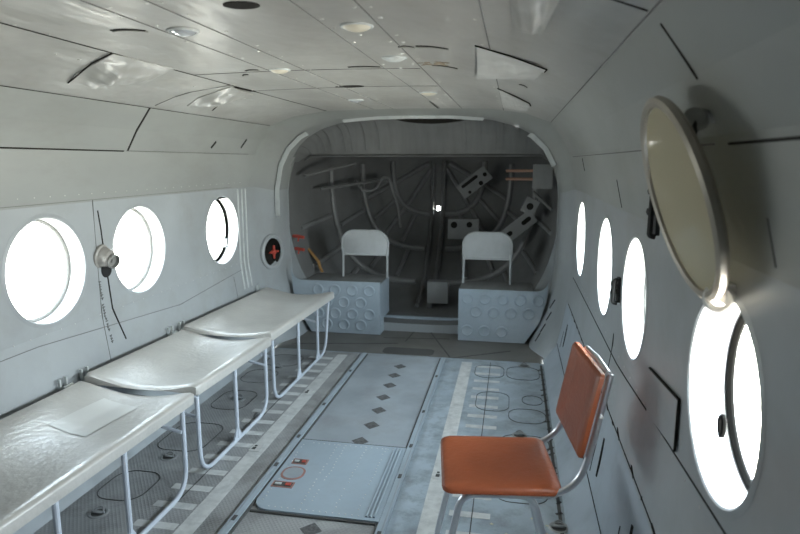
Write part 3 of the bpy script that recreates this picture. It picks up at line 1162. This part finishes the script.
def box_seat(s, x0, x1, zt, y0, y1, label, rows):
    t = thing('box_seat', label, 'box', ((x0 + x1) / 2, y0, 0), 'embossed metal boxes by the tail doors')
    xo, xi = (x0, x1) if s < 0 else (x1, x0)      # outer (wall) side, inner side
    dir_ = -1 if s < 0 else 1
    # front outline: chamfered low outside corner, flared-up outer top corner
    front = [(xi, 0.0), (xo - dir_ * .16, 0.0), (xo - dir_ * .045, .18), (xo, .36), (xo + dir_ * .015, zt + .12)]
    for a in frange(0, PI / 2, 6):
        front.append((xo + dir_ * .015 - dir_ * (.09 - .09 * math.cos(a)) - dir_ * .002, zt + .10 - .10 * math.sin(a)))
    front += [(xi, zt)]
    mb = MB()
    R = Matrix.Rotation(PI / 2, 3, 'X')
    mb.prism([(x, z) for x, z in front], .012, (0, y0 + .006, 0), R)
    for (cx_, cz_) in rows:
        m = frame_mtx((cx_, y0, cz_), (0, -1, 0), (1, 0, 0))
        mb.lathe([(.050, 0), (.047, .006), (.040, .008), (.036, .004), (.030, .0015), (0, .001)], m, 24, 0, caps=False)
    mb.build('front_panel', M['blue'], t, smooth=40)
    mb = MB()
    xs_out = xo - dir_ * .10
    mb.box(((xi + xs_out) / 2, (y0 + y1) / 2 + .006, zt - .012), (abs(xi - xs_out), y1 - y0 - .012, .012))
    mb.build('lid', M['header'], t, smooth=0)
    mb = MB()
    ya = y0 + .013
    mb.prism([(ya, 0), (5.012, 0), (5.012, .115), (y1, .115), (y1, zt - .019), (ya, zt - .019)], .012, (xi + dir_ * .006, 0, 0), Matrix(((0, 0, 1), (1, 0, 0), (0, 1, 0))))
    mb.build('side_panel', M['blue'], t, smooth=0)
    return t


rowsL = []
for j, z in enumerate((.375, .27, .17, .075)):
    for k in range(6):
        x = -.385 - k * .150 - (.075 if j % 2 else 0)
        if x > -.96 + max(0, .2 - z) * .6:
            rowsL.append((x, z))
rowsR = []
for j, z in enumerate((.355, .245, .085)):
    for k in range(6 if j == 0 else 5):
        x = .445 + k * .140 + (.07 if j == 1 else 0)
        if x < (1.06 if z > .2 else .80):
            rowsR.append((x, z))
bl = box_seat(-1, -1.06, -.292, .452, 4.86, 5.24, 'blue-grey embossed metal box at the end of the bench row', rowsL)
br = box_seat(1, .372, 1.07, .432, 4.83, 5.22, 'blue-grey embossed metal box against the right wall, no bench beside it', rowsR)


def seat_back(xc, w, zb, zt, y, label):
    t = thing('metal_seat_back', label, 'seat back', (xc, y, zb), 'metal seat backs on the boxes')
    for q in (-1, 1):
        mb = MB()
        mb.tube([(xc + q * (w / 2 - .008), y, zb - .003), (xc + q * (w / 2 - .010), y + .01, zb + .25)], .010, 8)
        mb.build('post', M['seatback'], t)
    mb = MB()
    zp = zb + (zt - zb) * .48
    h = zt - zp
    poly = [(-w / 2, -h / 2), (w / 2, -h / 2)]
    rr = .11
    for a in frange(0, PI / 2, 8):
        poly.append((w / 2 - rr + rr * math.cos(a), h / 2 - rr + rr * math.sin(a)))
    for a in frange(PI / 2, PI, 8):
        poly.append((-w / 2 + rr + rr * math.cos(a), h / 2 - rr + rr * math.sin(a)))
    n = 10
    # bowed sheet: built as front/back shells with a rolled rim
    R = Matrix.Rotation(PI / 2 + .06, 3, 'X')
    mb.prism(poly, .018, (xc, y + .012, (zt + zp) / 2), R, 0, bevel=.005)
    rim = [Vector((xc, y + .012, (zt + zp) / 2)) + R @ Vector((p[0], p[1], .006)) for p in poly]
    mb.tube(rim, .009, 8, 0, closed=True)
    mb.build('back_panel', M['seatback'], t, smooth=50)
    return t


seat_back(-.478, .415, .452, .862, 5.10, 'rounded grey metal seat back on the box beside the benches')
seat_back(.583, .41, .432, .866, 5.10, 'rounded grey metal seat back beside the two-hole junction box')

# ---- red levers, ochre strap and round valve by the tail end of the left wall
for z, lab in ((.80, 'red lever handle on the left tail frame, upper of the two'), (.69, 'red lever handle on the left tail frame, lower of the two')):
    t = thing('lever_handle', lab, 'lever', (-1.14, 5.08, z), 'red levers by the tail door')
    mb = MB()
    mb.box((-1.14, 5.07, z), (.05, .05, .035))
    mb.build('lever_mount', M['header'], t)
    mb = MB()
    mb.tube([(-1.13, 5.06, z + .005), (-1.07, 5.02, z + .008), (-1.0, 5.0, z + .002)], [.012, .016, .014], 8)
    mb.tube([(-1.05, 5.01, z), (-1.055, 5.0, z - .035)], .007, 6)
    mb.build('lever_grip', M['red'], t)
mb = MB()
mb.tube([(-1.06, 5.28, .66), (-1.0, 5.26, .60), (-.95, 5.24, .55), (-.93, 5.22, .50), (-.90, 5.18, .472)], .018, 8, flat=.6)
tag(mb.build('webbing_strap', M['ochre'], origin=(-.95, 5.24, .45)), 'frayed ochre strap lying on the box beside the red levers', 'strap')
VY, VZ = 4.66, .72
t = thing('round_valve', 'round recessed valve with a red cross handle on the left wall', 'valve', (-1.16, VY, VZ))
vm = frame_mtx((-1.150, VY, VZ), (1, -.25, 0))
mb = MB()
mb.lathe([(.150, -.02), (.148, .004), (.135, .012), (.118, .008), (.112, -.004)], vm, 36, 0, caps=False)
mb.build('valve_ring', M['wall'], t)
mb = MB()
mb.lathe([(.113, -.002), (0, -.002)], vm, 30)
mb.build('recess', M['seam'], t)
mb = MB()
for a in (0, PI / 2):
    d = vm.to_3x3() @ Vector((math.cos(a), math.sin(a), 0))
    c = vm @ Vector((0, 0, .012))
    mb.tube([c - d * .055, c, c + d * .055], [.009, .013, .009], 8)
mb.lathe([(.02, .0), (.02, .022), (0, .026)], vm, 16)
mb.build('cross_handle', M['red'], t)
# three pressed ribs on the left wall behind window three
mb = MB()
for y in (4.20, 4.265, 4.33):
    mb.tube([wallP(-1, y, z, .002) for z in frange(.50, 1.25, 10)], .006, 6)
mb.build('pressed_rib', M['trim'], wallL)

# ---- air nozzle between the left windows
t = thing('air_nozzle', 'round grey air nozzle on the left wall between two windows', 'nozzle', (-1.22, 2.665, .975))
nm = frame_mtx((-1.222, 2.655, .985), (1, .10, -.15))
mb = MB()
mb.lathe([(.062, -.004), (.062, .005), (.052, .010), (.047, .030), (.042, .045), (.040, .048)], nm, 32)
mb.build('nozzle_body', M['nozzle'], t)
nm2 = frame_mtx((-1.180, 2.668, .965), (1, -.15, -.25))
mb = MB()
mb.lathe([(.036, -.02), (.036, .024), (.032, .027), (.029, .024), (.028, .008), (.010, .007), (.008, .016), (0, .018)], nm2, 28)
mb.build('nozzle_outlet', M['gasket'], t)
mb = MB()
mb.lathe([(.042, -.003), (.038, .003), (0, .004)], frame_mtx((-1.220, 2.682, .915), (1, 0, 0)), 24)
mb.build('mounting_plate', M['black'], t)

# ---- benches along the left wall
BZ = .45
bprof = [(-1.135, .452), (-1.125, .466), (-1.09, .463), (-1.02, .449), (-.93, .434), (-.84, .428), (-.75, .431), (-.67, .440), (-.61, .449), (-.582, .450), (-.569, .446), (-.564, .436), (-.566, .402), (-.573, .398), (-.60, .405), (-.70, .410), (-.90, .408), (-1.13, .418)]


def make_bench(y0, y1, label, posts, tilt_far=False):
    t = thing('bench', label, 'bench', (-.85, (y0 + y1) / 2, 0), 'grey covered benches along the left wall')
    mb = MB()
    ys = [y0, y0 + .006, y0 + .02] + frange(y0 + .06, y1 - .06, 16) + [y1 - .02, y1 - .006, y1]
    rows = []
    for y in ys:
        e = min(y - y0, y1 - y)
        ins = .012 * max(0, 1 - e / .02) ** 2
        lift = .006 * math.exp(-e / .03)
        row = []
        for i, (x, z) in enumerate(bprof):
            u = (x + .85) / .29
            top = i <= 10
            zz2 = z + .022 * (1 - (y - y0) / (y1 - y0)) - (.010 * (1 - min(1, abs(u)) ** 2) if 0 < i < 9 else 0) + (lift if top else 0) - (ins if top else -ins * .3)
            if top and 0 < i < 10:
                zz2 += .0022 * math.sin(y * 9 + x * 5) * (1 - min(1, abs(u)) ** 2)
            row.append(Vector((x - ins * math.copysign(1, u) * .6, y, zz2)))
        rows.append(row)
    mb.grid(rows, 0, close=True)
    n = len(bprof)
    mb.add(rows[0], [tuple(range(n))[::-1]])
    mb.add(rows[-1], [tuple(range(n))])
    mb.build('seat', M['bench'], t, smooth=50)
    for x in (-1.10, -.615):
        mb = MB()
        mb.tube([(x, y0 + .03, .400), (x, y1 - .03, .400)], .011, 8)
        mb.build('seat_rail', M['tube'], t)
    X = -.60
    ya, yb = posts[0], posts[-1]
    path = [(X, ya, .402), (X, ya + .004, .012), (X, yb - (.10 if tilt_far else .0), .012), (X, yb, .402)]
    mb = MB()
    mb.tube(rounded_path(path, .12, 7), .0105, 10)
    mb.build('leg_loop', M['tube'], t)
    for y in posts[1:-1]:
        mb = MB()
        mb.tube([(X, y, .402), (X, y, .012)], .0105, 10)
        lg = mb.build('leg', M['tube'], t)
        mb = MB()
        mb.prism([(-.05, 0), (.05, 0), (.010, .065), (-.010, .065)], .008, (X, y, .010), Matrix.Rotation(PI / 2, 3, 'Z') @ Matrix.Rotation(PI / 2, 3, 'X'))
        mb.build('foot_gusset', M['tube'], lg)
    for y in ([posts[-1] - .015, posts[0] + .015] if not tilt_far else [posts[0] + .015, posts[2]]):
        mb = MB()
        mb.tube([(X, y, .29), (-1.08, y, .395)], .008, 8)
        mb.build('brace', M['tube'], t)
    for y in (y0 + .06, y1 - .06):
        mb = MB()
        mb.box((-1.16, y, .43), (.05, .025, .04))
        mb.tube([(-1.150, y - .028, .458), (-1.150, y + .028, .458)], .008, 8)
        for q in (-1, 1):
            mb.box((-1.176, y + q * .02, .472), (.014, .008, .045))
        mb.build('wall_hinge', M['trim'], t)
    return t


b1 = make_bench(1.08, 2.325, 'nearest grey padded bench, with a pale worn label on its seat', (1.14, 1.52, 1.865, 2.27))
b2 = make_bench(2.345, 3.20, 'middle grey padded bench, between the other two, below the second window', (2.395, 2.78, 3.17))
b3 = make_bench(3.205, 4.46, 'farthest grey padded bench, ending at the embossed box', (3.28, 3.72, 4.12, 4.40), True)
# the label stuck on the nearest bench
mb = MB()
rows = []
for u in frange(0, 1, 6):
    row = []
    for v in frange(0, 1, 8):
        x = -.965 + .20 * v + .02 * u
        y = 1.93 + .30 * u - .05 * v
        zb = np.interp(x, [p[0] for p in bprof[1:10]], [p[1] for p in bprof[1:10]]) - .010 * (1 - min(1, abs((x + .85) / .29)) ** 2) + .022 * (1 - (y - 1.08) / 1.245) + .0022 * math.sin(y * 9 + x * 5) + .0022
        row.append(Vector((x, y, zb)))
    rows.append(row)
mb.grid(rows)
mb.build('paper_label', M['tape'], [c for c in b1.children if c.name.startswith('seat') and 'rail' not in c.name][0])

# ---- brown chair
ch = thing('chair', 'brown vinyl chair with aluminium tube legs beside the right wall', 'chair', (.76, 1.937, 0))
ch.rotation_euler = (0, 0, math.radians(187.6))
CR = Matrix.Rotation(math.radians(187.6), 4, 'Z')
CT = Matrix.Translation((.76, 1.937, 0))


def chair_part(mb, name, m, parent=ch, smooth=45):
    """local axes: +x is forward, +y is the chair's left"""
    o = mb.build(name, m, None, smooth)
    o.parent = parent
    return o


mb = MB()
D_, W_ = .375, .370
pl = rrect(D_, W_, .035, 6)
rows = []
for z, ins in ((.428, .012), (.432, .002), (.440, 0), (.450, .002), (.456, .010), (.4585, .03), (.459, .08)):
    f = 1 - 2 * ins / D_
    rows.append([Vector((p[0] * f, p[1] * f, z - .006 * (1 if abs(p[0]) < 0 else 0))) for p in pl])
mb.grid(rows, 0, close=True)
mb.add(rows[-1], [tuple(range(len(pl)))])
mb.add(rows[0], [tuple(range(len(pl)))[::-1]])
chair_part(mb, 'seat', M['brown'])
mb = MB()
bk = Matrix.Translation((-.272, .018, .693)) @ Matrix.Rotation(math.radians(-11), 4, 'Y')
bw, bh = .345, .275
pl = rrect(bh, bw, .014, 5)
rows = []
for x, ins in ((-.012, .01), (-.008, 0), (.004, 0), (.011, .006), (.014, .02), (.0145, .06)):
    f = 1 - 2 * ins / bh
    rows.append([bk @ Vector((x - .05 * (p[1] * f / (bw / 2)) ** 2 * -.35, p[1] * f, p[0] * f)) for p in pl])
mb.grid(rows, 0, close=True)
mb.add(rows[-1], [tuple(range(len(pl)))])
mb.add(rows[0], [tuple(range(len(pl)))[::-1]])
chair_part(mb, 'backrest', M['brown'])
TR = .0115
for q in (-1, 1):
    y = q * .150
    # side frame: front leg, under-seat bar, rear leg
    mb = MB()
    mb.tube(rounded_path([(.205, q * .175, TR), (.125, y, .415), (.02, y, .415)], .05, 6), TR, 10)
    chair_part(mb, 'leg', M['chrome'])
    mb = MB()
    mb.tube(rounded_path([(-.205, q * .175, TR), (-.10, y, .415), (.02, y, .415)], .05, 6), TR, 10)
    chair_part(mb, 'leg', M['chrome'])
    mb = MB()
    yb_ = q * .172
    mb.tube(rounded_path([(-.02, q * .158, .424), (-.16, yb_, .428), (-.232, yb_, .475), (-.266, yb_ * .90 + .012, .575), (-.318, yb_ * .74 + .018, .818)], .06, 7), .0105, 10)
    chair_part(mb, 'back_post', M['chrome'])
    mb = MB()
    mb.lathe([(.008, 0), (.007, .006), (0, .008)], frame_mtx((-.284, q * .172 + .018, .70), (0, q, 0), (1, 0, 0)), 10)
    chair_part(mb, 'bolt', M['rivet'])
mb = MB()
mb.tube([(-.311, -.110, .818), (-.312, .018, .826), (-.311, .146, .818)], .0105, 10)
chair_part(mb, 'top_rail', M['chrome'])
mb = MB()
mb.tube([(.10, -.15, .415), (.10, .15, .415)], .009, 8)
mb.tube([(-.10, -.15, .415), (-.10, .15, .415)], .009, 8)
chair_part(mb, 'crossbar', M['chrome'])

# ---- the opened round window pane hanging on the right wall, hinge and spring catch
pc = Vector((1.118, 1.31, 1.375))
zax = Vector((-.94, -.02, -.30)).normalized()
t = thing('hatch_window', 'round yellowed window pane swung up and open on the right wall', 'window pane', (1.2, 1.30, 1.19))
pm = frame_mtx(pc, zax)
mb = MB()
RO = .212
mb.lathe([(RO - .022, -.004), (RO - .020, .006), (RO - .010, .010), (RO - .001, .005), (RO, -.005), (RO - .006, -.013), (RO - .020, -.012), (RO - .022, -.004)], pm, 60, 0, caps=False)
mb.build('pane_frame', M['bezel'], t)
mb = MB()
mb.lathe([(RO - .020, .0), (RO * .6, -.012), (RO * .3, -.017), (0, -.019)], pm, 48)
mb.build('pane', M['plexi'], t)
mb = MB()
mb.torus(frame_mtx((1.195, 1.262, 1.185), (-.5, -.85, .1)), .024, .008, 20, 8)
mb.box((1.212, 1.275, 1.195), (.02, .05, .04))
mb.build('hinge', M['rivet'], t)
t2 = thing('spring_catch', 'dull metal spring catch at the top edge of the open pane', 'catch', (1.15, 1.26, 1.54))
mb = MB()
mb.tube([(1.165, 1.26, 1.535), (1.135, 1.265, 1.535), (1.11, 1.27, 1.525)], [.014, .012, .010], 10)
mb.lathe([(.022, -.012), (.022, .012)], frame_mtx((1.125, 1.262, 1.53), (-.6, -.8, 0)), 16)
mb.build('catch_body', M['grey_metal'], t2)
mb = MB()
mb.tube([(1.125, 1.255, 1.53), (1.118, 1.25, 1.49)], .006, 8)
mb.build('catch_pin', M['black'], t2)


# black emergency latch handles on the right wall
def wall_latch(y, z, L, label):
    x = secX(z)
    t = thing('window_latch', label, 'latch', (x, y, z), 'black window latches on the right wall')
    mb = MB()
    mb.box((x - .006, y, z), (.012, .035, L))
    mb.build('latch_plate', M['black'], t)
    mb = MB()
    mb.tube(rounded_path([(x - .01, y - .005, z + L * .42), (x - .024, y - .01, z + L * .4), (x - .028, y - .02, z - L * .5), (x - .012, y - .02, z - L * .52)], .02, 5), .008, 8)
    mb.lathe([(.010, 0), (.010, .022), (0, .026)], frame_mtx((x - .012, y, z + L * .25), (-1, 0, 0)), 12)
    mb.lathe([(.010, 0), (.010, .022), (0, .026)], frame_mtx((x - .012, y, z - L * .1), (-1, 0, 0)), 12)
    mb.build('latch_handle', M['black'], t)
    return t


wall_latch(1.86, 1.325, .17, 'black latch handle on the right wall beside the open round pane')
wall_latch(2.50, .945, .10, 'black latch handle on the right wall between two round windows')
